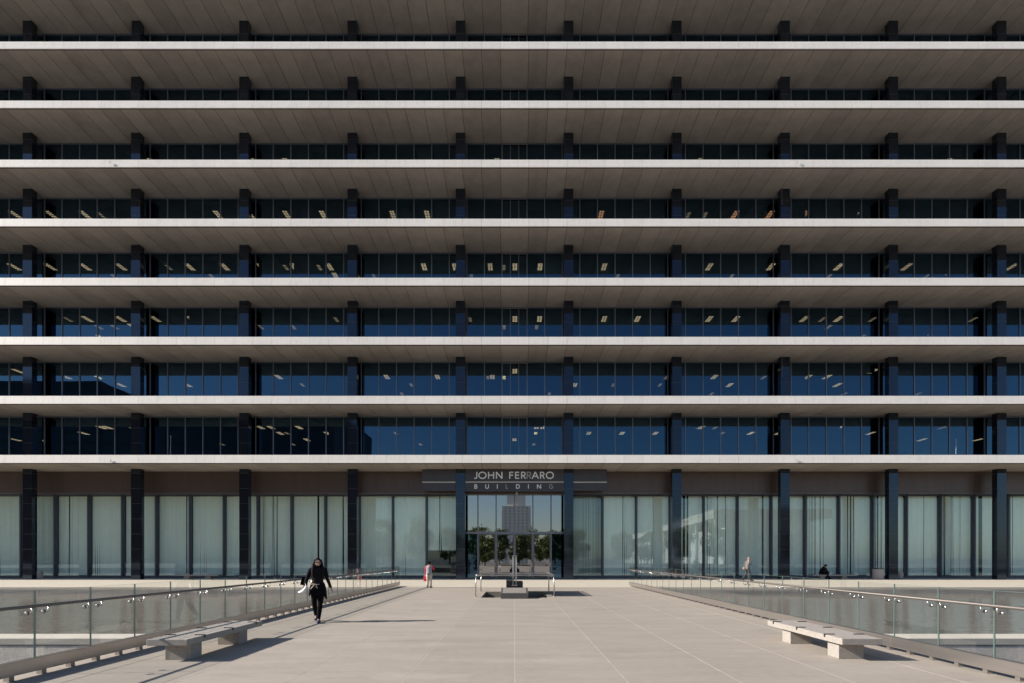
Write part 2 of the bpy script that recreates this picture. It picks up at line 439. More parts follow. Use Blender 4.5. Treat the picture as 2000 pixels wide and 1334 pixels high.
# office ceiling lights
LX = {5: [232, 300, 497, 561, 971, 1365, 1846],
      4: [32, 102, 168, 427, 490, 561, 632, 768, 835, -1174, -1435, -1503, -1571],
      3: [30, 100, 168, 238, 372, 440, 511, 575, 645, 829, 889, 958, 1006, 1055, 1180, 1385, 1505, 1637, 1770, 1975],
      2: [172, 237, 305, 375, 1006, 1054, 1180, 1245, 1385, 1437, 1570, 1637],
      1: [37, 130, 237, 367, 480, 545, 756, 822, 855, 962, 1006, 1123, 1395, 1425, 1460, 1577, 1615, 1635, 1705],
      0: [32, 78, 165, 200, 212, 510, 530, 548, 585, 600, 640, 887, 1005, 1048, 1060, 1150, 1215, 1280, 1370, 1466, 1520, 1620, 1640, 1700, 1800, 1910, 1960]}
def fixture(m):
    b = MB()
    for i in range(2):
        for q in range(5):
            b.box(-.20 + i * .21, -.20 + i * .21 + .16, -.5 + q * .2, -.5 + q * .2 + .095, -.012, 0)
    return b.mesh('ceiling_light', m)
fix = fixture(M['lamp']); fixa = fixture(M['lamp_amber'])
ROW = [40.65, 41.95, 43.9, 46.3]
nl = 0
for k, lst in LX.items():
    zc = Z0 + FH * (k + 1) - .025
    for px in lst:
        r0 = 0 if k >= 2 else random.choice([0, 1, 1, 2])
        if k == 0: r0 = random.choice([1, 2, 3])
        n2 = 2 if (k <= 3 and random.random() < .06) else 1
        X = (abs(px) - 1005) / F * ROW[r0]
        for q in range(n2):
            if r0 + q < 4 and nl < 100:
                inst(fixa if px < 0 else fix, 'ceiling_light', bld, (X, ROW[r0 + q] - YC, zc)); nl += 1
# the dimmer, smaller fixtures deeper inside, too many to count one by one
b = MB(); rl = random.Random(11)
for k, cnt_ in ((0, 16), (1, 24), (2, 26), (3, 30), (4, 18)):
    zc = Z0 + FH * (k + 1) - .026
    for _ in range(cnt_):
        X = rl.randint(-27, 27) * MOD + .5; yy = rl.choice([40.75, 42.1, 43.9, 46.3] if k > 1 else [42.1, 43.9, 46.3, 48.2])
        for q_ in range(4): b.box(X - .13, X + .13, yy - .4 + q_ * .2, yy - .4 + q_ * .2 + .07, zc - .010, zc)
o = bpart(b, 'ceiling_light', mat('dim_diffuser', (.8, .8, .7), .5, emis=((1, .80, .46), 1.0))); o['kind'] = 'stuff'
# ground floor: spandrel, recess soffit
sp_ = MB(); n = int(2 * XE / .47)
for i in range(n):
    a = -XE + i * .47
    if a > -4.5 and a < 4.2: pass
    sp_.box(a + .003, a + .467, YSP, YSP + .05, 6.98, Z0 - .06)
bpart(sp_, 'spandrel', M['spandrel'])
bpart(MB().box(-XE, XE, YSP - .04, YSP + .08, 6.86, 6.977).box(-XE, XE, YSP + .055, YSP + .08, 6.98, Z0), 'spandrel_trim', M['bronze'])
bpart(MB().box(-XE, -4.25, YSP + .085, 41.0, 7.06, 7.3).box(4.25, XE, YSP + .085, 41.0, 7.06, 7.3), 'recess_soffit', M['bronze'])
# ground-floor windows
P2 = 2 * MOD
def blind_mesh(wd, h0, h1, seed, messy):
    rnd = random.Random(seed); b = MB(); n = int(wd / .085); st = wd / n
    zones = [(rnd.uniform(.1, .9) * wd, rnd.uniform(.05, .16)) for _ in range(messy)]
    for i in range(n):
        cx = -wd / 2 + (i + .5) * st; dz = 0; ang = rnd.uniform(-.05, .05)
        for zc, zr in zones:
            if abs(cx + wd / 2 - zc) < zr * wd: dz = rnd.uniform(-.045, .045); ang += rnd.uniform(-.5, .5)
        if dz and rnd.random() < (.10 if seed < 285 else .24): continue
        hw = st * .56
        dx, dy = hw * math.cos(ang), hw * math.sin(ang); off = rnd.uniform(-.01, .01)
        zm = h0 + (h1 - h0) * rnd.uniform(.35, .6)
        tw = rnd.uniform(-.1, .1)
        for (za, xa, wa), (zb, xb, wb) in (((h0, dz, 1), (zm, dz * .25, 1)), ((zm, dz * .25, 1), (h1, 0, 1))):
            b.quad([(cx + xa - dx, off - dy, za), (cx + xa + dx, off + dy, za), (cx + xb + dx, off + dy, zb), (cx + xb - dx, off - dy, zb)])
    return b
def open_blind(wd, h0, h1, seed):
    rnd = random.Random(seed); b = MB(); n = int(wd / .085); st = wd / n
    for i in range(n):
        cx = -wd / 2 + (i + .5) * st; ang = rnd.uniform(.75, 1.05); hw = st * .55
        dx, dy = hw * math.cos(ang), hw * math.sin(ang)
        b.quad([(cx - dx, -dy, h0), (cx + dx, dy, h0), (cx + dx, dy, h1), (cx - dx, -dy, h1)])
    return b
pane_me = MB().quad([(-P2 / 2 + .05, .06, .12), (P2 / 2 - .05, .06, .12), (P2 / 2 - .05, .06, 6.93), (-P2 / 2 + .05, .06, 6.93)]).mesh('shopfront_window', M['glass_gr'])
fr = MB()
for s_ in (-1, 1):
    a = s_ * P2 / 2
    x0, x1 = sorted((a - s_ * .004, a - s_ * .05)); fr.box(x0, x1, -.12, .12, .12, 7.05)
    x0, x1 = sorted((a - s_ * .051, a - s_ * .10)); fr.box(x0, x1, .02, .10, .20, 6.90)
fr.box(-P2 / 2 + .004, P2 / 2 - .004, -.10, .12, 0.0, .119).box(-P2 / 2 + .051, P2 / 2 - .051, .02, .10, .121, .199)
fr.box(-P2 / 2 + .051, P2 / 2 - .051, -.06, .12, 6.91, 7.05)
frame_me = fr.mesh('window_frame', M['frame'])
inner_me = MB().box(-P2 / 2 + .003, -P2 / 2 + .05, .125, .22, .12, 7.05).box(P2 / 2 - .05, P2 / 2 - .003, .125, .22, .12, 7.05).mesh('window_reveal', M['alu'])
messy = {4: 2, 5: 0, 7: 3, 8: 2, 10: 2, 11: 1, 13: 3, 14: 1}
opened = {-15, 0 + 0}
cnt = 0
def shop(cx, i, wd=P2, short=False, op=False, ms=0):
    wo = inst(pane_me, 'shopfront_window', bld, (cx, YGG - YC, 0.002))
    wo.scale = (wd / P2, 1, 1)
    inst(frame_me, 'window_frame', wo); inst(inner_me, 'window_reveal', wo)
    rnd = random.Random(i * 31 + 5)
    g0, g1 = .085, .085
    bw = P2 - g0 - g1
    h0 = 2.33 if short else .24
    b = open_blind(bw, h0, 6.86, i) if op else blind_mesh(bw, h0, 6.86, i * 7 + 3, ms)
    b.build('blind', M['blind'], wo, (0, .27, 0))
    if short: MB().box(-1.33, 1.33, .25, .29, 2.27, 2.329).build('blind_rail', M['alu'], wo)
for sgn in (-1, 1):
    n = 0
    while 7.35 + P2 * n < 46:
        cx = sgn * (7.35 + P2 * (n + .5))
        if sgn < 0: op = n in (11,); ms = [1, 0, 1, 1, 2, 2, 1, 1, 0, 2, 1, 2, 1, 1][n]
        else: op = False; ms = [1, 2, 2, 4, 1, 3, 2, 2, 4, 2, 3, 3, 2, 1][n]
        shop(cx, n + (40 if sgn > 0 else 0), ms=ms, op=op); n += 1
    shop(sgn * (7.35 - P2 / 2), 90 + sgn, short=(sgn < 0), op=(sgn > 0), ms=1)
# returns beside the entrance
bpart(MB().box(-4.52, -4.12, YD, YGG + .5, 0.001, 7.055).box(4.12, 4.52, YD, YGG + .5, 0.001, 7.055), 'entrance_return', M['granite'])
# lobby shell
bpart(MB().box(-60, 60, 41.01, 51.85, -.01, .01), 'lobby_floor', M['inner_floor'])
bpart(MB().box(-60, 60, 41.05, 51.85, 7.31, 7.4), 'lobby_ceiling', M['inner'])
# entrance: four door leaves, upper lights, side panels
DX = [-4.0, -2.96, -1.49, 0, 1.48, 2.95, 4.0]
ZT = 3.72
ef = MB()
for x in DX[1:-1]:
    ef.box(x - .045, x + .045, YD - .06, YD + .12, .001, 6.855)
for x in (DX[0], DX[-1]): ef.box(x - .12, x + .04, YD - .02, YD + .12, .001, 6.855) if x < 0 else ef.box(x - .04, x + .12, YD - .02, YD + .12, .001, 6.855)
for a, b in zip(DX, DX[1:]):
    ef.box(a + .046, b - .046, YD - .05, YD + .1, ZT - .09, ZT + .09)
    ef.box(a + .046, b - .046, YD - .03, YD + .1, 6.74, 6.85)
bpart(ef, 'entrance_frame', M['alu_light'])
for a, b in zip(DX, DX[1:]):
    c = (a + b) / 2; w2 = (b - a) / 2 - .05
    pn = MB().quad([(-w2, .03, ZT + .09), (w2, .03, ZT + .09), (w2, .03, 6.75), (-w2, .03, 6.75)])
    o = pn.build('transom_window', M['glass_door'], bld, (c, YD - YC, 0))
for i, (a, b) in enumerate(zip(DX, DX[1:])):
    c = (a + b) / 2; w2 = (b - a) / 2 - .048
    if i in (0, 5):
        o = MB().quad([(-w2, .04, .12), (w2, .04, .12), (w2, .04, ZT - .09), (-w2, .04, ZT - .09)]).build('side_window', M['glass_up'], bld, (c, YD - YC, 0))
        MB().box(-w2, w2, -.02, .08, .002, .119).build('window_frame', M['alu_light'], o)
        continue
    o = MB().box(-w2, w2, -.02, .06, .002, .22).box(-w2, -w2 + .075, -.02, .06, .221, ZT - .17).box(w2 - .075, w2, -.02, .06, .221, ZT - .17).box(-w2, w2, -.02, .06, ZT - .169, ZT - .095).build('door', M['alu'], bld, (c, YD - YC, 0))
    MB().quad([(-w2 + .07, .02, .2), (w2 - .07, .02, .2), (w2 - .07, .02, ZT - .16), (-w2 + .07, .02, ZT - .16)]).build('door_glass', M['glass_door'], o)
    MB().box(w2 - .36, w2 - .10, .005, .012, 1.15, 1.55).build('notice', M['plaque'], o)
    MB().tube([(w2 - .04, -.08, .95), (w2 - .04, -.08, 1.35)], .014).box(w2 - .05, w2 - .03, -.08, -.02, .97, .99).box(w2 - .05, w2 - .03, -.08, -.02, 1.31, 1.33).build('handle', M['chrome'], o)
# camera dome over the door
MB().ell((0, 0, 0), (.09, .09, .09)).box(-.04, .04, -.04, .2, .05, .12).build('security_camera', M['stripe'], bld, (.17, YD - .3 - YC, 6.86), smooth=False)
# small hooks on the fascia
for (px, py) in ((217, 900), (1557, 900), (1557, 317), (215, 317)):
    z = EYE + (1090 - py) / F * YF
    MB().box(-.008, .008, -.045, 0, -.10, .10).build('fascia_hook', M['steel'], bld, ((px - 1005) / F * YF, YF - YC - .001, z))
# thin aerial rods standing at the glass line
for px, py0, py1, yy in ((257, 42, 70, YC - .05), (1527, 372, 400, YC - .05), (1527, 698, 735, YC - .05), (1867, 858, 887, YF + .6), (333, 852, 887, YF + .6)):
    za, zb = EYE + (1090 - py1) / F * yy, EYE + (1090 - py0) / F * yy
    MB().tube([(0, 0, za), (.02, 0, zb)], .018, 6).ell((.02, 0, zb), (.04, .04, .04), 8, 6).build('aerial_rod', M['alu_light'], bld, ((px - 1005) / F * yy, yy - YC, 0))

# ------------------------------------------------------------------ entrance sign
def strokes(ch):
    def arc(cx, cz, rx, rz, a0, a1, n=18): return [(cx + rx * math.cos(R(a0 + (a1 - a0) * i / n)), cz + rz * math.sin(R(a0 + (a1 - a0) * i / n))) for i in range(n + 1)]
    return {
     'J': [[(.9, 1), (.9, .3)] + arc(.35, .3, .55, .26, 0, -130, 10)],
     'O': [arc(.5, .5, .46, .46, 0, 360, 32)],
     'H': [[(.06, 0), (.06, 1)], [(.94, 0), (.94, 1)], [(.06, .52), (.94, .52)]],
     'N': [[(.06, 0), (.06, 1)], [(.06, .97), (.94, .03)], [(.94, 0), (.94, 1)]],
     'F': [[(.1, 0), (.1, 1)], [(.1, .94), (.95, .94)], [(.1, .52), (.88, .52)]],
     'E': [[(.1, 0), (.1, 1)], [(.1, .94), (.95, .94)], [(.1, .52), (.9, .52)], [(.1, .06), (.95, .06)]],
     'R': [[(.08, 0), (.08, 1)], [(.08, .94), (.45, .94)] + arc(.45, .70, .38, .24, 90, -90, 12) + [(.08, .46)], [(.42, .46), (.92, 0)]],
     'A': [[(.04, 0), (.5, 1)], [(.5, 1), (.96, 0)], [(.2, .34), (.8, .34)]],
     'B': [[(.1, 0), (.1, 1)], [(.1, .94), (.5, .94)] + arc(.5, .74, .3, .2, 90, -90, 10) + [(.1, .54)], [(.5, .54)] + arc(.52, .3, .38, .24, 90, -90, 10) + [(.1, .06)]],
     'U': [[(.08, 1), (.08, .38)] + arc(.5, .38, .42, .34, 180, 360, 14) + [(.92, 1)]],
     'I': [[(.5, 0), (.5, 1)]],
     'L': [[(.1, 1), (.1, 0)], [(.1, .06), (.95, .06)]],
     'D': [[(.08, 0), (.08, 1)], [(.08, .94), (.35, .94)] + arc(.4, .5, .52, .44, 90, -90, 16) + [(.08, .06)]],
     'G': [arc(.5, .5, .44, .46, 50, 345, 24) + [(.93, .48)], [(.55, .48), (.95, .48)]],
    }[ch]
def letter(ch, w_, h_, sw):
    b = MB(); st = strokes(ch); d = 0
    for s_ in st:
        pts = [Vector((x * w_, z * h_)) for x, z in s_]
        closed = (pts[0] - pts[-1]).length < 1e-3
        L_, R_ = [], []
        for i, p in enumerate(pts):
            if closed: a, c = pts[(i - 1) % (len(pts) - 1)], pts[(i + 1) % (len(pts) - 1)]
            else: a, c = pts[max(i - 1, 0)], pts[min(i + 1, len(pts) - 1)]
            t = (c - a).normalized(); n_ = Vector((-t.y, t.x))
            L_.append(p + n_ * sw / 2); R_.append(p - n_ * sw / 2)
        y0 = -.03 - d; d += .0015
        for i in range(len(pts) - 1):
            poly = [(L_[i].x, L_[i].y), (L_[i + 1].x, L_[i + 1].y), (R_[i + 1].x, R_[i + 1].y), (R_[i].x, R_[i].y)]
            b.prism(poly, y0, -.002)
    return b
YS = 37.80
sign = empty('entrance_sign', (0, YS, 6.9)); tag(sign, 'black entrance sign with white letters reading JOHN FERRARO BUILDING above the doors', 'sign')
def spx(px, yy=YS): return (px - 1005) / F * yy
def spz(py, yy=YS): return EYE + (1090 - py) / F * yy - 6.9
MB().box(-3.86, 3.86, 0, .14, spz(959.5), Z0 - 6.9 - .004).build('panel', M['sign'], sign)
for a, b in ((824.5, 891.3), (1118.5, 1185.5)):
    MB().box(spx(a), spx(b), .06, .2, spz(958), Z0 - 6.9 - .05).build('panel', M['sign'], sign)
for a, b, y in ((909, 1101, -.015), (824.5, 891.3, .045), (1119, 1185.5, .045)):
    MB().box(spx(a), spx(b), y, y + .012, spz(942.3), spz(940.8)).build('stripe', M['stripe'], sign)
q = 5.405
W1 = [('J', 575, 605), ('O', 620, 702), ('H', 722, 782), ('N', 805, 870), ('F', 945, 988), ('E', 1006, 1051), ('R', 1070, 1120), ('R', 1128, 1180), ('A', 1183, 1254), ('R', 1270, 1318), ('O', 1332, 1413)]
W2 = [('B', 577, 607), ('U', 692, 728), ('I', 800, 836), ('L', 908, 932), ('D', 1017, 1056), ('I', 1128, 1164), ('N', 1238, 1278), ('G', 1365, 1408)]
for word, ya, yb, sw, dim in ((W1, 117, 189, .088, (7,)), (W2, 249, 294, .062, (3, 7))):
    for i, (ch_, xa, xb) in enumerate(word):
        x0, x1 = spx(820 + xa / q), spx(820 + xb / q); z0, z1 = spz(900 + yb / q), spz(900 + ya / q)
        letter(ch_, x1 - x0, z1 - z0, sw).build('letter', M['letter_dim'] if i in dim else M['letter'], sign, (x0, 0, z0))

# ------------------------------------------------------------------ glass railings on the bridge
PS = .915
def railing(sgn, label):
    r = empty('glass_railing', (sgn * 6.9, 6.95, 0)); tag(r, label, 'railing', 'glass railings along the bridge')
    y0, y1 = -4 * PS, 24 * PS
    inn = -sgn
    xi = lambda a, b: sorted((inn * a, inn * b))
    # base shoe in lengths, with a top cap lip
    b = MB(); yy = y0; n = 0
    while yy < y1 - .01:
        b.box(-.06, .06, yy + .002, yy + 3 * PS - .002 if yy + 3 * PS < y1 else y1, .065, .25); yy += 3 * PS
    b.build('base_shoe', M['steel'], r, bevel=.004)
    k = 0; yy = y0 + .1; m_ = MB().box(-.04, .04, -.035, .035, 0.001, .064).mesh('foot_block', M['steel'])
    while yy < y1:
        inst(m_, 'foot_block', r, (0, yy, 0)); yy += PS / 2
    pm_ = MB().box(-.006, .006, .006, PS - .006, .22, 1.21)
    pme = MB().quad([(-.006 * 0 - .0065, .008, .2505), (-.0065, PS - .008, .2505), (-.0065, PS - .008, 1.21), (-.0065, .008, 1.21)]).mesh('glass_panel', M['glass_rail'])
    ed = MB().box(-.0075, .0075, .004, .0085, .251, 1.21).box(-.0075, .0075, PS - .0085, PS - .004, .251, 1.21).box(-.004, .004, .0086, PS - .0086, 1.2095, 1.212)
    eme = ed.mesh('glass_edge', M['glass_edge'])
    n = int(round((y1 - y0) / PS))
    for i in range(n):
        o = inst(pme, 'glass_panel', r, (0, y0 + i * PS, 0)); inst(eme, 'glass_edge', o)
    hx = inn * .085
    MB().tube([(hx, y0, 1.0), (hx, y1 - .02, 1.0)], .023, 12).build('handrail', M['rail_wood'], r, smooth=True)
    MB().tube([(inn * .008, 0, .90), (inn * .022, 0, .90)], .028, 12).tube([(inn * .022, 0, .90), (inn * .06, 0, .895), (inn * .085, 0, .92), (inn * .085, 0, .98)], .009, 8)
    br = MB().tube([(inn * .004, 0, .90), (inn * .020, 0, .90)], .030, 12).tube([(inn * .020, 0, .90), (inn * .055, 0, .893), (inn * .08, .0, .91), (inn * .085, 0, .978)], .010, 8).mesh('bracket', M['chrome'], True)
    i = 0
    for i in range(1, n):
        for d_ in (-.12, .12): inst(br, 'bracket', r, (0, y0 + i * PS + d_, 0))
    return r
railing(-1, 'glass railing on metal shoe along left edge of the bridge, behind woman in black')
railing(1, 'glass railing on metal shoe along right edge of the bridge')

# ------------------------------------------------------------------ benches
def bench_fore(x0, y0, label, mirror=1):
    r = empty('stone_bench', (x0, y0, 0)); tag(r, label, 'bench', 'stone benches')
    hw = .33
    MB().box(-hw, hw, 0, 2.32, .266, .371).build('seat', M['bench'], r, bevel=.008)
    for ya in (.2, 1.61):
        xa, xb = sorted((mirror * -.25, mirror * .17)); MB().box(xa, xb, ya, ya + .29, .001, .265).build('leg', M['bench'], r, bevel=.006)
    for yy in (.44, 1.26, 2.08):
        for s_ in (-1, 1):
            a, b = sorted((s_ * (hw + .006), s_ * (hw - .16)))
            mb = MB().box(a, b, yy - .018, yy + .018, .3715, .383); c, d = sorted((s_ * (hw + .0005), s_ * (hw + .008)))
            mb.box(c, d, yy - .018, yy + .018, .33, .383)
            mb.build('skate_stop', M['black_metal'], r)
    return r
bench_fore(5.65, 7.85, 'pale granite bench on two blocks, sunlit side, beside right railing')
bench_fore(-5.60, 7.78, 'granite bench on two blocks casting long shadow, beside left railing', -1)
def bench_far(x0, y0, label):
    r = empty('stone_bench', (x0, y0, 0)); tag(r, label, 'bench', 'stone benches')
    MB().box(-1.7, 1.7, -.3, .3, .27, .37).build('seat', M['bench'], r, bevel=.008)
    for s_ in (-1, 1): MB().box(s_ * .85 - .2, s_ * .85 + .2, -.22, .22, .001, .269).build('leg', M['bench'], r, bevel=.006)
bench_far((388 - 1005) / 24.6, 38.4, 'shaded granite bench by the glass wall, between second and third columns from left')
bench_far((1626 - 1005) / 24.6, 38.4, 'shaded granite bench by the glass wall with a person seated on it')

# ------------------------------------------------------------------ bins
def bin_(x, y, r_, h, label, rim):
    b = MB(); n = 24
    prof = [(r_ * .93, 0.001), (r_, .04), (r_, h - .05), (r_ * .97, h)]
    o = empty('litter_bin', (x, y, 0)); tag(o, label, 'bin', 'litter bins by the columns')
    b.tube([(0, 0, z) for _, z in prof], [r for r, _ in prof], n).build('drum', M['bin'], o, smooth=False)
    MB().tube([(0, 0, h + .001), (0, 0, h + .04), (0, 0, h + .05)], [r_ * .98, r_ * .98, r_ * .8], n).build('rim', M['black_metal'] if rim else M['bin'], o)
bin_((1715 - 1005) / F * 38.0, 38.0, .37, .82, 'large round concrete bin with black rim beside column', True)
bin_((1755.5 - 1005) / F * 38.4, 38.4, .26, .56, 'small concrete bin on the right of the column near large bin', False)
bin_((75 - 1005) / F * 38.4, 38.4, .28, .60, 'small concrete bin beside leftmost column', False)

# ------------------------------------------------------------------ monument in its railed pit
struct(MB().box(PX0 - .002, PX1 + .002, PYa - .002, PYb + .002, -.5, -.30).build('pit_floor', M['stone']))
gr = empty('pit_grating', (0, 22.3, -.28)); tag(gr, 'dark slatted grating in the sunken square around the monument', 'grating')
b = MB()
for i in range(34): b.box(PX0 + .02, PX1 - .02, -1.78 + i * .106, -1.78 + i * .106 + .06, -.018, .02)
b.build('slats', M['grate'], gr)
pl = empty('plaque_stand', (0, 19.95, 0)); tag(pl, 'low grey wedge stand with sloped plaque in front of the monument', 'plaque')
def wedge(x0, x1, pr, m, name):
    b = MB(); i = 0
    b.v += [(x0, y, z) for y, z in pr] + [(x1, y, z) for y, z in pr]; n = len(pr)
    b.f.append(tuple(range(n))); b.f.append(tuple(range(2 * n - 1, n - 1, -1)))
    for k in range(n): b.f.append((k, n + k, n + (k + 1) % n, (k + 1) % n))
    return b.build(name, m, pl)
wedge(-.565, .565, [(0, .001), (.95, .001), (.95, .40), (0, .22)], M['stone'], 'base')
wedge(-.49, .49, [(.05, .231), (.05, .24), (.9, .401), (.9, .392)], M['plaque'], 'plaque')
mo = empty('monument', (0, 22.2, -.26)); tag(mo, 'dark stone block with slim upright metal frame on top, ringed by handrail', 'monument')
MB().box(-.38, .38, -.3, .45, 0, .88).build('block', M['stone'], mo, bevel=.03)
MB().box(-.38, -.02, -.32, .2, .89, .95).build('top_slab', M['plaque'], mo, bevel=.01)
MB().box(-.14, .14, -.62, -.3, 0, .70).build('pedestal', M['stone'], mo, bevel=.01)
for z in (.71, 2.03): MB().box(-.13, .13, -.58, -.40, z, z + .035).build('cap', M['chrome'], mo)
for s_ in (-1, 1): MB().box(s_ * .07 - .022, s_ * .07 + .022, -.52, -.46, .746, 2.029).build('post', M['stripe'], mo)
ra = empty('handrail_enclosure', (0, 21.1, 0)); tag(ra, 'square steel handrail with four posts around the monument pit', 'railing')
c4 = [(-1.7, 0), (1.73, 0), (1.73, 3.3), (-1.7, 3.3)]
pts = []
ring = MB()
cor = []
for i, (x, y) in enumerate(c4):
    px_, py_ = c4[i - 1]; nx_, ny_ = c4[(i + 1) % 4]
    a = Vector((px_ - x, py_ - y, 0)).normalized() * .12; c = Vector((nx_ - x, ny_ - y, 0)).normalized() * .12; p = Vector((x, y, .925))
    cor += [p + a, p + a * .35 + c * .35 * .3, p + c * .35 + a * .35 * .3, p + c]
cor.append(cor[0])
ring.tube(cor, .026, 10, cap=False).build('rail', M['steel'], ra, smooth=True)
for x, y in c4:
    MB().tube([(x * 1.0, y, 0.001), (x * 1.0, y, .02)], .06, 12).tube([(x, y, .02), (x, y, .5), (x * .985, y, .92)], [.026, .026, .018], 10).build('post', M['steel'], ra, smooth=True)
cv = MB().box(-1.66, -.16, .04, 3.26, .86, .872).box(.16, 1.69, .04, 3.26, .86, .872).box(-.159, .159, .04, .30, .86, .872).box(-.159, .159, .9, 3.26, .86, .872)
cv.build('cover_sheet', M['tinted'], ra)

# ------------------------------------------------------------------ people
SK = mat('skin', (.50, .30, .22), .5); SK2 = mat('skin_light', (.60, .38, .30), .5)
BLK = mat('black_cloth', (.004, .004, .006), .95, noise=.2, scale=20, spec=.15); BLK2 = mat('black_knit', (.010, .0095, .012), .95, noise=.3, scale=40, spec=.15)
HAIR = mat('dark_hair', (.010, .007, .006), .8, spec=.15, noise=.3, scale=40, stretch=(1, 1, .1)); HAIR2 = mat('greying_hair', (.28, .20, .16), .6)
GREYJ = mat('grey_jacket', (.15, .135, .135), .8, noise=.1, scale=10); GREYV = mat('grey_vest', (.33, .32, .35), .8, noise=.15, scale=8)
RED = mat('red_cloth', (.62, .02, .05), .7); BAGR = mat('red_bag_cloth', (.72, .05, .06), .6)
BEIGE = mat('beige_trousers', (.60, .50, .42), .8, noise=.08, scale=6); NAVY = mat('navy_trousers', (.03, .035, .05), .8)
SHOE = mat('dark_shoe', (.02, .02, .03), .5); SHOEB = mat('navy_canvas_shoe', (.03, .035, .09), .7); PAPER = mat('white_paper', (.85, .85, .86), .6)
ROPE = mat('cream_cord', (.60, .50, .42), .8)

def skin_body(name, chains, m, parent):
    """chains: joint name -> (pos, radius); edges by pairs. One continuous surface."""
    J, E, root = chains
    names = list(J); me = bpy.data.meshes.new(name)
    me.from_pydata([J[n][0] for n in names], [(names.index(a), names.index(b)) for a, b in E], [])
    o = bpy.data.objects.new(name, me); COL.objects.link(o); o.parent = parent
    me.materials.append(m)
    me.skin_vertices.new() if hasattr(me.skin_vertices, 'new') and not me.skin_vertices else None
    sk = o.modifiers.new('skin', 'SKIN'); sk.use_smooth_shade = True
    if not me.skin_vertices:
        return o
    for i, n in enumerate(names):
        r = J[n][1]; me.skin_vertices[0].data[i].radius = r if isinstance(r, (tuple, list)) else (r, r)
        me.skin_vertices[0].data[i].use_root = (n == root)
    sb = o.modifiers.new('subdivision', 'SUBSURF'); sb.levels = 1; sb.render_levels = 2
    return o

def body(parent, P, m, lat=(1, 0, 0)):
    """P: dict of joints (metres, local). Builds the continuous figure incl. neck, head and hands."""
    J = {}; E = []
    def add(n, p, r, to=None):
        J[n] = (tuple(p), r)
        if to: E.append((to, n))
    add('pelvis', P['pelvis'], .115)
    add('waist', P['waist'], .10, 'pelvis'); add('chest', P['chest'], .125, 'waist'); add('neckbase', P['neckbase'], .055, 'chest'); add('neck', P['neck'], .047, 'neckbase')
    for s_ in 'lr':
        add('sh' + s_, P['sh' + s_], .052, 'neckbase'); add('el' + s_, P['el' + s_], .036, 'sh' + s_); add('wr' + s_, P['wr' + s_], .024, 'el' + s_)
        add('hip' + s_, P['hip' + s_], .085, 'pelvis'); add('kn' + s_, P['kn' + s_], .055, 'hip' + s_); add('an' + s_, P['an' + s_], .036, 'kn' + s_)
        toe = Vector(P['toe' + s_]); add('toe' + s_, toe, .024, 'an' + s_)
        # palm and fingers
        w_ = Vector(P['wr' + s_]); d = (w_ - Vector(P['el' + s_])).normalized()
        if ('hd' + s_) in P: d = Vector(P['hd' + s_]).normalized()
        side = Vector(P.get('hs' + s_, (0, 1, 0))); side = (side - d * side.dot(d)).normalized(); nrm = d.cross(side)
        palm = w_ + d * .06; add('palm' + s_, palm, (.030, .018), 'wr' + s_)
        for fi, (off, ln) in enumerate(((-.030, .060), (-.010, .072), (.010, .068), (.029, .052))):
            b0 = palm + side * off + d * .022; b1 = b0 + d * ln * .55 + nrm * .008; b2 = b1 + d * ln * .35 + nrm * .022
            add('f%s%d0' % (s_, fi), b0, .009, 'palm' + s_); add('f%s%d1' % (s_, fi), b1, .0085, 'f%s%d0' % (s_, fi)); add('f%s%d2' % (s_, fi), b2, .007, 'f%s%d1' % (s_, fi))
        t0 = w_ + d * .03 - side * .03; t1 = t0 + d * .03 - side * .02; t2 = t1 + d * .028 + nrm * .01
        add('t%s0' % s_, t0, .011, 'wr' + s_); add('t%s1' % s_, t1, .010, 't%s0' % s_); add('t%s2' % s_, t2, .008, 't%s1' % s_)
    return skin_body('body', (J, E, 'pelvis'), m, parent)

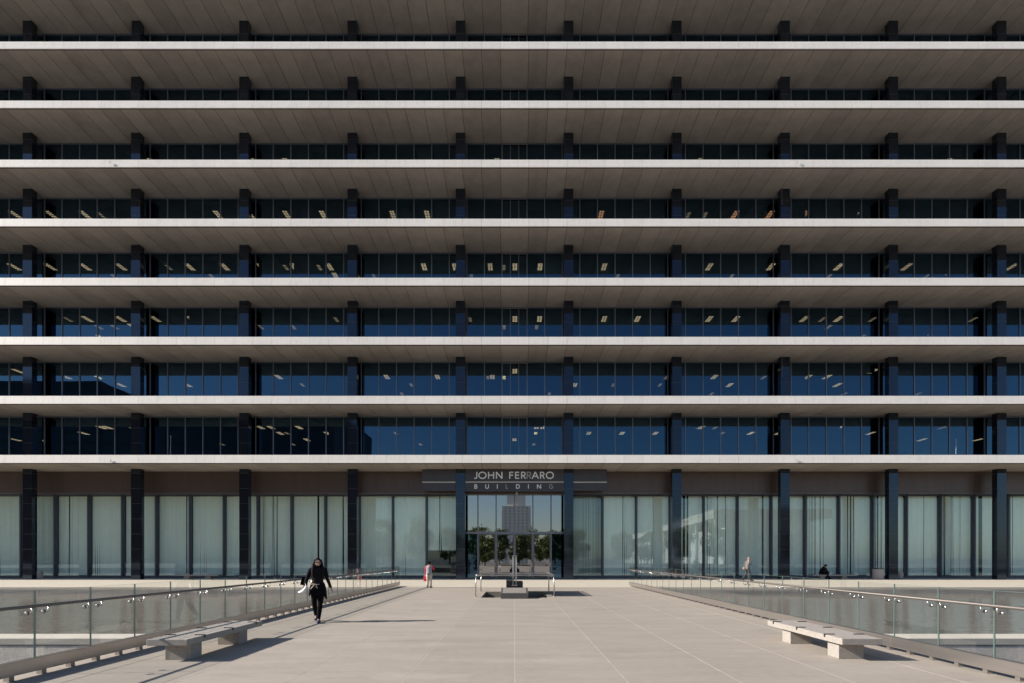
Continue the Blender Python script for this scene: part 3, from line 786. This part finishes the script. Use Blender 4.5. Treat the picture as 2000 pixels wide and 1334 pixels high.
def head(parent, c, yaw, pitch, m, hairm, long_hair=False, cap=None, glasses=False):
    """face looks along -y when yaw = 0"""
    rot = Matrix.Rotation(yaw, 3, 'Z') @ Matrix.Rotation(pitch, 3, 'X'); c = Vector(c)
    b = MB()
    n, mrows = 20, 16; i0 = 0
    for a in range(mrows + 1):
        th = math.pi * a / mrows
        for q_ in range(n):
            ph = 2 * math.pi * q_ / n
            z = math.cos(th) * .115; rr = math.sin(th)
            x = rr * math.cos(ph) * .075; y = rr * math.sin(ph) * .092
            if z < 0: x *= 1 - .9 * (-z / .115) ** 1.5 * .45; y *= 1 - .12 * (-z / .115)
            if y < 0:
                if abs(x) < .02 and -.045 < z < .02: y -= .018 * (1 - abs(x) / .02) * (1 if z < 0 else .4)   # nose
                if .012 < abs(x) < .045 and 0 < z < .03: y += .008                                              # eye sockets
                if abs(x) < .03 and -.075 < z < -.055: y -= .006                                                # lips
            b.v.append(tuple(c + rot @ Vector((x, y, z))))
    for a in range(mrows):
        for q_ in range(n):
            q2 = (q_ + 1) % n; b.f.append((a * n + q_, (a + 1) * n + q_, (a + 1) * n + q2, a * n + q2))
    for s_ in (-1, 1): b.ell(c + rot @ Vector((s_ * .076, .005, -.005)), (.008, .018, .03), 8, 6, rot)
    b.build('head', m, parent, smooth=True)
    ft = MB()
    for s_ in (-1, 1): ft.ell(c + rot @ Vector((s_ * .03, -.080, .012)), (.014, .006, .007), 8, 6, rot)
    ft.build('eye', M['black_metal'], parent)
    MB().ell(c + rot @ Vector((0, -.083, -.062)), (.022, .007, .006), 8, 6, rot).build('mouth', mat('lips', (.42, .13, .12), .5), parent)
    h = MB()
    # hair cap over the skull, open at the face
    nn, mm = 20, 10; rows = []
    for a in range(mm + 1):
        th = math.pi * (.02 + .60 * a / mm)
        for q_ in range(nn):
            ph = 2 * math.pi * q_ / nn; front = max(0, -math.sin(ph))
            t2 = th * (1 - .56 * front ** 1.2) if a > 0 else th
            h.v.append(tuple(c + rot @ Vector((math.sin(t2) * math.cos(ph) * .086, math.sin(t2) * math.sin(ph) * .104 + .006, math.cos(t2) * .128))))
    for a in range(mm):
        for q_ in range(nn):
            q2 = (q_ + 1) % nn; h.f.append((a * nn + q_, (a + 1) * nn + q_, (a + 1) * nn + q2, a * nn + q2))
    if long_hair:
        for s_ in (-1, 1):
            h.tube([c + rot @ Vector((s_ * .065, .01, .07)), c + rot @ Vector((s_ * .096, .015, -.02)), c + Vector((s_ * .115, -.01, -.12)), c + Vector((s_ * .125, -.06, -.22)), c + Vector((s_ * .12, -.09, -.32)), c + Vector((s_ * .11, -.09, -.40))],
                   [(.03, .04), (.024, .055), (.034, .06), (.036, .05), (.026, .03), (.006, .01)], 10)
        h.tube([c + Vector((0, .07, .04)), c + Vector((0, .10, -.12)), c + Vector((0, .12, -.3)), c + Vector((0, .12, -.42))], [(.07, .04), (.10, .045), (.11, .04), (.06, .02)], 12)
    h.build('hair', hairm, parent, smooth=True)
    if glasses:
        g_ = MB()
        for s_ in (-1, 1): g_.ell(c + rot @ Vector((s_ * .034, -.094, .012)), (.030, .012, .021), 10, 6, rot)
        g_.box(0, 0, 0, 0, 0, 0)
        g_.tube([c + rot @ Vector((-.072, -.04, .02)), c + rot @ Vector((-.06, -.088, .018)), c + rot @ Vector((.06, -.088, .018)), c + rot @ Vector((.072, -.04, .02))], .004, 6)
        g_.build('sunglasses', M['black_metal'], parent, smooth=True)
    if cap:
        k_ = MB().ell(c + rot @ Vector((0, .005, .06)), (.095, .112, .085), 16, 8, rot).tube([c + rot @ Vector((0, 0, .045)), c + rot @ Vector((0, 0, .05)), c + rot @ Vector((0, 0, .06))], [.15, .152, .10], 18)
        k_.build('hat', cap, parent, smooth=True)

def shoe(parent, an, toe, m):
    a = Vector(an); t = Vector(toe); d = (t - a); d.z = 0; d.normalize()
    heel = Vector((a.x, a.y, 0)) - d * .06
    zb = min(a.z - .075, t.z - .03)
    up = t.z - .032
    MB().tube([heel + Vector((0, 0, a.z - .04)), Vector((a.x, a.y, a.z - .035)), t + Vector((0, 0, .0)) - d * .03, t + d * .04 + Vector((0, 0, -.004))], [(.042, .044), (.052, .056), (.052, .042), (.036, .028)], 12).build('shoe', m, parent, smooth=True)

def limb(P, a, b, c, rs, n=12, ext=None):
    pts = [Vector(P[a]), (Vector(P[a]) + Vector(P[b])) / 2, Vector(P[b]), (Vector(P[b]) + Vector(P[c])) / 2, Vector(P[c])]
    return pts, rs

# --- woman in black, walking towards the camera
w1 = empty('person', (-5.17, 12.7, 0), R(22)); tag(w1, 'long-haired woman in black with sunglasses walking across the bridge, holding white papers', 'person')
P = dict(pelvis=(0, 0, .93), waist=(0, -.01, 1.08), chest=(.0, -.015, 1.26), neckbase=(0, 0, 1.41), neck=(0, -.01, 1.48),
         shr=(-.165, .0, 1.385), elr=(-.27, .03, 1.12), wrr=(-.32, -.04, .90), shl=(.165, 0, 1.385), ell=(.235, .03, 1.13), wrl=(.32, -.02, .895),
         hipr=(-.085, 0, .90), knr=(-.085, .02, .50), anr=(-.045, .28, .16), toer=(-.05, .20, .05),
         hipl=(.085, 0, .90), knl=(.06, -.10, .50), anl=(.015, -.20, .085), toel=(.025, -.36, .045))
body(w1, P, SK)
head(w1, (0, -.035, 1.565), 0, R(9), SK2, HAIR, long_hair=True, glasses=True)
t = MB().tube([(0, 0, .80), (0, 0, .93), (0, -.01, 1.08), (0, -.015, 1.22), (0, -.01, 1.36), (0, 0, 1.42), (0, 0, 1.47)], [(.19, .15), (.175, .135), (.135, .11), (.165, .14), (.18, .14), (.14, .11), (.07, .07)], 20)
for s_ in (-1, 1): t.ell((s_ * .15, .0, 1.375), (.075, .07, .062), 12, 8)
t.build('sweater', BLK2, w1, smooth=True)
sk_ = MB()
n = 36; rows = [(1.03, .15, .12), (.92, .185, .145), (.80, .205, .165), (.70, .215, .18)]
i0 = 0
for (z, rx, ry) in rows:
    for k in range(n):
        an = 2 * math.pi * k / n; fl_ = 1 + .035 * math.sin(7 * an)
        zz = z
        if z == .70:
            zz = .735 + .02 * math.sin(5 * an) - .17 * max(0, math.cos(an - .3)) ** 10 - .04 * max(0, math.cos(an - 3.0)) ** 6
        sk_.v.append((rx * fl_ * math.cos(an), ry * fl_ * math.sin(an), zz))
for a in range(len(rows) - 1):
    for k in range(n):
        k2 = (k + 1) % n; sk_.f.append((a * n + k, a * n + k2, (a + 1) * n + k2, (a + 1) * n + k))
o = sk_.build('tunic_skirt', BLK, w1, smooth=True); so = o.modifiers.new('thickness', 'SOLIDIFY'); so.thickness = .01
for s_, sg in (('r', -1), ('l', 1)):
    pts, _ = limb(P, 'sh' + s_, 'el' + s_, 'wr' + s_, None)
    MB().tube(pts, [.066, .056, .047, .040, .034], 12).build('sleeve', BLK2, w1, smooth=True)
    pts, _ = limb(P, 'hip' + s_, 'kn' + s_, 'an' + s_, None)
    pts.append(pts[-1] + Vector((0, -.01, -.05))); MB().tube(pts, [.105, .085, .064, .060, .044, .040], 12).build('legging', BLK, w1, smooth=True)
    shoe(w1, P['an' + s_], P['toe' + s_], SHOEB if s_ == 'l' else SHOE)
# loose cowl and cord belt
MB().tube([(.09 * math.cos(a), .08 * math.sin(a) - .01, 1.44 + .015 * math.sin(2 * a)) for a in [2 * math.pi * i / 16 for i in range(17)]], .034, 8).build('scarf', BLK, w1, smooth=True)
MB().tube([(-.16, -.06, 1.0), (-.11, -.125, 1.01), (-.03, -.15, .995), (.04, -.14, 1.0)], .007, 6).tube([(-.08, -.15, 1.0), (-.12, -.18, .95), (-.17, -.17, .88)], .010, 6).tube([(-.03, -.16, .99), (-.04, -.17, .93), (-.0, -.165, .90)], .007, 6).build('cord_belt', ROPE, w1, smooth=True)
pa = MB()
pts = []
for i in range(9):
    u = i / 8
    for j in range(5):
        v = j / 4
        x = -.29 - .015 * v - .20 * u * u * v * .7 - .0 * u; z = 1.02 - .30 * u + .04 * v * u * 2; y = -.08 - .05 * math.sin(v * 3) + .04 * u
        pa.v.append((x + .03 * math.sin(u * 3) - .04 * v * u, y, z))
for i in range(8):
    for j in range(4): pa.f.append((i * 5 + j, i * 5 + j + 1, i * 5 + j + 6, i * 5 + j + 5))
o = pa.build('paper_sheaf', PAPER, None, (-5.17, 12.7, 0), smooth=True); o.rotation_euler = (0, 0, R(22)); tag(o, 'folded white papers held in right hand of the woman in black', 'papers'); o.modifiers.new('thickness', 'SOLIDIFY').thickness = .006
ph_ = MB().box(-.075, .075, -.012, .012, 0, .22).build('black_folder', BLK, None, (-5.17 - .36 * .927 - .03, 12.7 - .36 * .375 + .08, .97)); ph_.rotation_euler = (0, R(14), R(32)); tag(ph_, 'small black folder under right arm of the woman in black', 'folder')

# --- person in grey vest and hat, back to us, red sleeves
p2 = empty('person', (-4.84, 27.35, 0)); p2.scale = (.9, .9, .885); tag(p2, 'person in dark hat, grey vest with red sleeves and beige trousers, seen from behind', 'person')
P = dict(pelvis=(0, 0, .92), waist=(0, 0, 1.06), chest=(0, 0, 1.24), neckbase=(0, 0, 1.40), neck=(0, 0, 1.47),
         shr=(.17, 0, 1.37), elr=(.30, .05, 1.17), wrr=(.20, .13, 1.36), shl=(-.17, 0, 1.37), ell=(-.22, 0, 1.10), wrl=(-.235, .03, .86),
         hipr=(.09, 0, .88), knr=(.10, .03, .48), anr=(.11, 0, .085), toer=(.14, .13, .045),
         hipl=(-.09, 0, .88), knl=(-.09, .03, .48), anl=(-.10, 0, .085), toel=(-.12, .13, .045))
body(p2, P, SK)
head(p2, (0, .01, 1.56), R(180), 0, SK, HAIR, cap=BLK)
MB().tube([(0, 0, .86), (0, 0, .95), (0, 0, 1.10), (0, 0, 1.25), (0, 0, 1.36), (0, 0, 1.42)], [(.20, .15), (.195, .145), (.175, .13), (.19, .13), (.18, .11), (.07, .07)], 18).build('vest', GREYV, p2, smooth=True)
for s_ in 'rl':
    pts, _ = limb(P, 'sh' + s_, 'el' + s_, 'wr' + s_, None); MB().tube(pts, [.072, .066, .058, .05, .042], 12).build('sleeve', RED, p2, smooth=True)
    pts, _ = limb(P, 'hip' + s_, 'kn' + s_, 'an' + s_, None); MB().tube(pts, [.115, .10, .08, .075, .065], 12).build('trouser_leg', BEIGE, p2, smooth=True)
    shoe(p2, P['an' + s_], P['toe' + s_], SHOE)
bg_ = empty('shopping_bag', (-5.08, 27.37, .38)); tag(bg_, 'red shopping bag hanging from left hand of the person in grey vest', 'bag')
b = MB(); b.v += [(-.09, -.05, 0), (.11, -.05, 0), (.11, .05, 0), (-.09, .05, 0), (-.05, -.03, .30), (.07, -.03, .30), (.07, .03, .30), (-.05, .03, .30)]
b.f += [(0, 3, 2, 1), (0, 1, 5, 4), (1, 2, 6, 5), (2, 3, 7, 6), (3, 0, 4, 7), (4, 5, 6, 7)]; b.build('sack', BAGR, bg_, bevel=.02)
MB().tube([(-.03, 0, .29), (-.01, 0, .36), (.03, 0, .36), (.05, 0, .29)], .008, 6).build('strap', BAGR, bg_)

# --- man in grey jacket, walking right, looking at a phone
p3 = empty('person', (17.0, 35.3, 0), R(90)); tag(p3, 'man in grey jacket walking right past the glass wall, looking at a phone', 'person')
P = dict(pelvis=(0, 0, .96), waist=(0, -.01, 1.12), chest=(0, -.03, 1.30), neckbase=(0, -.05, 1.46), neck=(0, -.07, 1.53),
         shr=(-.18, -.04, 1.43), elr=(-.21, .02, 1.16), wrr=(-.10, -.20, 1.20), shl=(.18, -.04, 1.43), ell=(.20, -.02, 1.16), wrl=(.10, -.24, 1.20),
         hipr=(-.09, 0, .93), knr=(-.09, -.14, .52), anr=(-.09, -.22, .09), toer=(-.09, -.37, .05),
         hipl=(.09, 0, .93), knl=(.09, .06, .50), anl=(.09, .30, .15), toel=(.09, .20, .05))
body(p3, P, SK2)
head(p3, (0, -.12, 1.625), 0, R(18), SK2, HAIR2)
MB().tube([(0, .02, .84), (0, .02, .96), (0, 0, 1.12), (0, -.02, 1.30), (0, -.04, 1.42), (0, -.05, 1.49)], [(.20, .16), (.195, .155), (.185, .145), (.20, .15), (.19, .12), (.08, .08)], 18).build('jacket', GREYJ, p3, smooth=True)
for s_ in 'rl':
    pts, _ = limb(P, 'sh' + s_, 'el' + s_, 'wr' + s_, None); MB().tube(pts, [.075, .07, .06, .052, .04], 12).build('sleeve', GREYJ, p3, smooth=True)
    pts, _ = limb(P, 'hip' + s_, 'kn' + s_, 'an' + s_, None); MB().tube(pts, [.11, .10, .08, .07, .06], 12).build('trouser_leg', NAVY, p3, smooth=True)
    shoe(p3, P['an' + s_], P['toe' + s_], SHOE)
o = MB().box(-.035, .035, -.006, .006, -.07, .07).build('phone', M['black_metal'], None, (17.33, 35.3, 1.25)); o.rotation_euler = (R(-30), 0, R(90)); tag(o, 'phone in the hands of the man in grey jacket', 'phone')
o = MB().ell((0, 0, 0), (.12, .07, .10), 14, 8).tube([(-.05, 0, .08), (.03, 0, .35), (.1, 0, .6)], .012, 6).build('shoulder_bag', mat('pink_canvas', (.34, .25, .22), .8), None, (16.76, 35.28, .93), smooth=True); tag(o, 'small pale bag slung behind the man in grey jacket', 'bag')

# --- seated person in black
p4 = empty('person', ((1604 - 1005) / 24.6, 38.25, 0), R(90)); tag(p4, 'person in black hooded clothes and cap sitting bent forward on shaded bench', 'person')
P = dict(pelvis=(0, .02, .47), waist=(0, 0, .60), chest=(0, -.10, .78), neckbase=(0, -.18, .93), neck=(0, -.22, .98),
         shr=(-.18, -.14, .90), elr=(-.20, -.24, .66), wrr=(-.10, -.42, .60), shl=(.18, -.14, .90), ell=(.20, -.24, .66), wrl=(.10, -.42, .60),
         hipr=(-.10, 0, .46), knr=(-.13, -.42, .50), anr=(-.12, -.22, .10), toer=(-.12, -.36, .05),
         hipl=(.10, 0, .46), knl=(.13, -.46, .50), anl=(.12, -.66, .09), toel=(.12, -.82, .05))
body(p4, P, SK)
head(p4, (0, -.27, 1.06), 0, R(30), SK, HAIR, cap=None)
MB().ell((0, -.25, 1.10), (.09, .11, .075), 14, 8).box(-.07, .07, -.42, -.3, 1.085, 1.097).build('cap', BLK, p4, smooth=False)
MB().tube([(0, .06, .40), (0, .06, .50), (0, .02, .64), (0, -.07, .78), (0, -.14, .90), (0, -.19, .97)], [(.20, .17), (.20, .17), (.19, .16), (.20, .155), (.19, .13), (.10, .10)], 18).build('coat', BLK, p4, smooth=True)
for s_ in 'rl':
    pts, _ = limb(P, 'sh' + s_, 'el' + s_, 'wr' + s_, None); MB().tube(pts, [.075, .07, .06, .052, .04], 12).build('sleeve', BLK, p4, smooth=True)
    pts, _ = limb(P, 'hip' + s_, 'kn' + s_, 'an' + s_, None); MB().tube(pts, [.11, .10, .08, .07, .06], 12).build('trouser_leg', BLK, p4, smooth=True)
    shoe(p4, P['an' + s_], P['toe' + s_], SHOE)

# ------------------------------------------------------------------ the city behind the camera (seen only as reflections in the glass)
def bld_box(name, label, x0, x1, y0, y1, z1, m, extra=None):
    r = empty(name, ((x0 + x1) / 2, y1, 0)); tag(r, label, 'building')
    MB().box(x0 - (x0 + x1) / 2, x1 - (x0 + x1) / 2, y0 - y1, 0, -4, z1).build('wall', m, r)
    return r
a1 = bld_box('office_block', 'dark office block reflected in left part of the lower windows', -128, -56, -112, -72, 48.6, M['dark_bldg'])
a2 = bld_box('dark_tower', 'taller dark tower reflected at far left of second office floor', -330, -188, -190, -142, 82, M['dark_bldg'])
for r_, nx, nz, wd, hh in ((a1, 14, 10, 72, 48), (a2, 18, 16, 140, 80)):
    b = MB()
    for i in range(nx):
        for j in range(nz):
            cx = -wd / 2 + (i + .5) * wd / nx; cz = 2 + (j + .5) * (hh - 4) / nz
            b.quad([(cx - wd / nx * .36, .03, cz - hh / nz * .3), (cx - wd / nx * .36, .03, cz + hh / nz * .3), (cx + wd / nx * .36, .03, cz + hh / nz * .3), (cx + wd / nx * .36, .03, cz - hh / nz * .3)])
    b.build('window_band', M['darkwin'], r_)
ct = empty('stone_tower', (2, -490, -15)); tag(ct, 'tall stepped pale stone tower reflected in the entrance glass', 'tower')
MB().box(-17, 17, -30, 0, 0, 78).build('wall', M['city'], ct)
MB().box(-11, 11, -26, -3, 78.01, 104).build('upper_wall', M['city'], ct)
MB().tube([(0, -15, 104), (0, -15, 124)], [12, 3], 4).build('roof', M['city'], ct)
b = MB()
for i in range(6):
    for j in range(20):
        cx = -12.5 + i * 5; cz = 6 + j * 3.6
        b.quad([(cx - 1, .05, cz), (cx - 1, .05, cz + 2.2), (cx + 1, .05, cz + 2.2), (cx + 1, .05, cz)])
b.build('window', M['citywin'], ct)
wh = empty('concert_hall', (53, -48, 0)); tag(wh, 'long white flat-roofed hall with slim columns reflected in right shop windows', 'building')
d = Vector((19, -202, 0)); L_ = d.length; wh.rotation_euler = (0, 0, math.atan2(d.x, -d.y))
MB().box(0, 30, -L_, 0, 12.2, 14.6).build('roof', M['white_bldg'], wh)
MB().box(4, 26, -L_ + 3, -3, -4, 12.19).build('wall', M['city'], wh)
m_ = MB().box(-.45, .45, -.45, .45, -4, 12.19).mesh('column', M['white_bldg'])
for i in range(22): inst(m_, 'column', wh, (1.2, -1.5 - i * 9.4, 0))
def tree(x, y, h, sp, label, m):
    rnd = random.Random(int(x * 13 + y)); r = empty('plaza_tree', (x, y, -.004)); tag(r, label, 'tree', 'trees behind the camera')
    tb = MB().tube([(0, 0, 0), (.1, 0, h * .25), (.0, .1, h * .5), (.1, .0, h * .75)], [.22, .17, .11, .04], 8)
    for k in range(6):
        a = k * 1.05; z = h * (.3 + .06 * k); tb.tube([(0, 0, z), (math.cos(a) * sp * .35, math.sin(a) * sp * .35, z + h * .12), (math.cos(a) * sp * .7, math.sin(a) * sp * .7, z + h * .2)], [.09, .05, .02], 6)
    tb.build('trunk', M['bark'], r)
    cb = MB(); cl = []
    for k in range(46):
        a = rnd.uniform(0, 6.28); q_ = rnd.uniform(.1, 1) ** .6; z = h * rnd.uniform(.22, .95); f_ = math.sin((z / h - .1) / .9 * math.pi) ** .5
        cl.append((math.cos(a) * sp * q_ * f_ * .8, math.sin(a) * sp * q_ * f_ * .8, z, sp * rnd.uniform(.2, .38)))
    for cx, cy, cz, cr in cl:
        for _ in range(70):
            v = Vector((rnd.gauss(0, 1), rnd.gauss(0, 1), rnd.gauss(0, .8))).normalized() * cr * rnd.uniform(.4, 1.05)
            p = Vector((cx, cy, cz)) + v; u = Vector((rnd.gauss(0, 1), rnd.gauss(0, 1), rnd.gauss(0, 1))).normalized(); w_ = u.cross(Vector((rnd.gauss(0, 1), rnd.gauss(0, 1), rnd.gauss(0, 1)))).normalized()
            s0 = rnd.uniform(.16, .32)
            cb.quad([p - u * s0, p - w_ * s0 * .6, p + u * s0, p + w_ * s0 * .6])
    cb.build('crown', m, r)
TR = [(-6.5, -27, 6.0, 2.6), (1.0, -29, 6.5, 2.8), (7, -28, 6, 2.6), (-33, -40, 11.5, 4.2), (-25, -46, 12, 4.6), (-16, -38, 9, 4), (-9, -45, 9.5, 4), (-3.5, -33, 8.2, 3.4), (4, -47, 8.8, 4.2), (10, -42, 8.0, 3.8), (17, -50, 9, 4), (27, -40, 8, 3.5)] + [(sg * xx, -44 + 6 * ((xx * 7) % 3 - 1), 8.6 + (xx * 3) % 2.2, 4.3) for sg in (-1, 1) for xx in ((42, 51, 60, 69, 78) if sg < 0 else (36, 45, 54, 63, 72))]
TL = ['small green tree reflected in the left door leaf of the entrance', 'small green tree reflected at the middle of the entrance doors', 'small green tree reflected in the right door leaf of the entrance',
      'tall tree reflected in the windows left of the second column from the entrance', 'tall broad tree reflected two windows left of the sign', 'round tree reflected in the window left of the entrance column', 'leafy tree reflected in the left upper light of the entrance',
      'leafy tree reflected low between left entrance lights', 'leafy tree reflected right of the pale tower', 'low leafy tree reflected in the right upper light of the entrance', 'leafy tree reflected in the first window right of the entrance', 'small leafy tree reflected in front of the white hall'] + ['leafy tree reflected %s of the entrance, %s' % (sd_, n_) for sd_ in ('left', 'right') for n_ in ('nearest of five', 'second of five', 'third of five', 'fourth of five', 'farthest of five')]
for i, (x, y, h, sp) in enumerate(TR):
    tree(x, y, h, sp, TL[i], M['leaf'] if i % 2 else M['leaf2'])
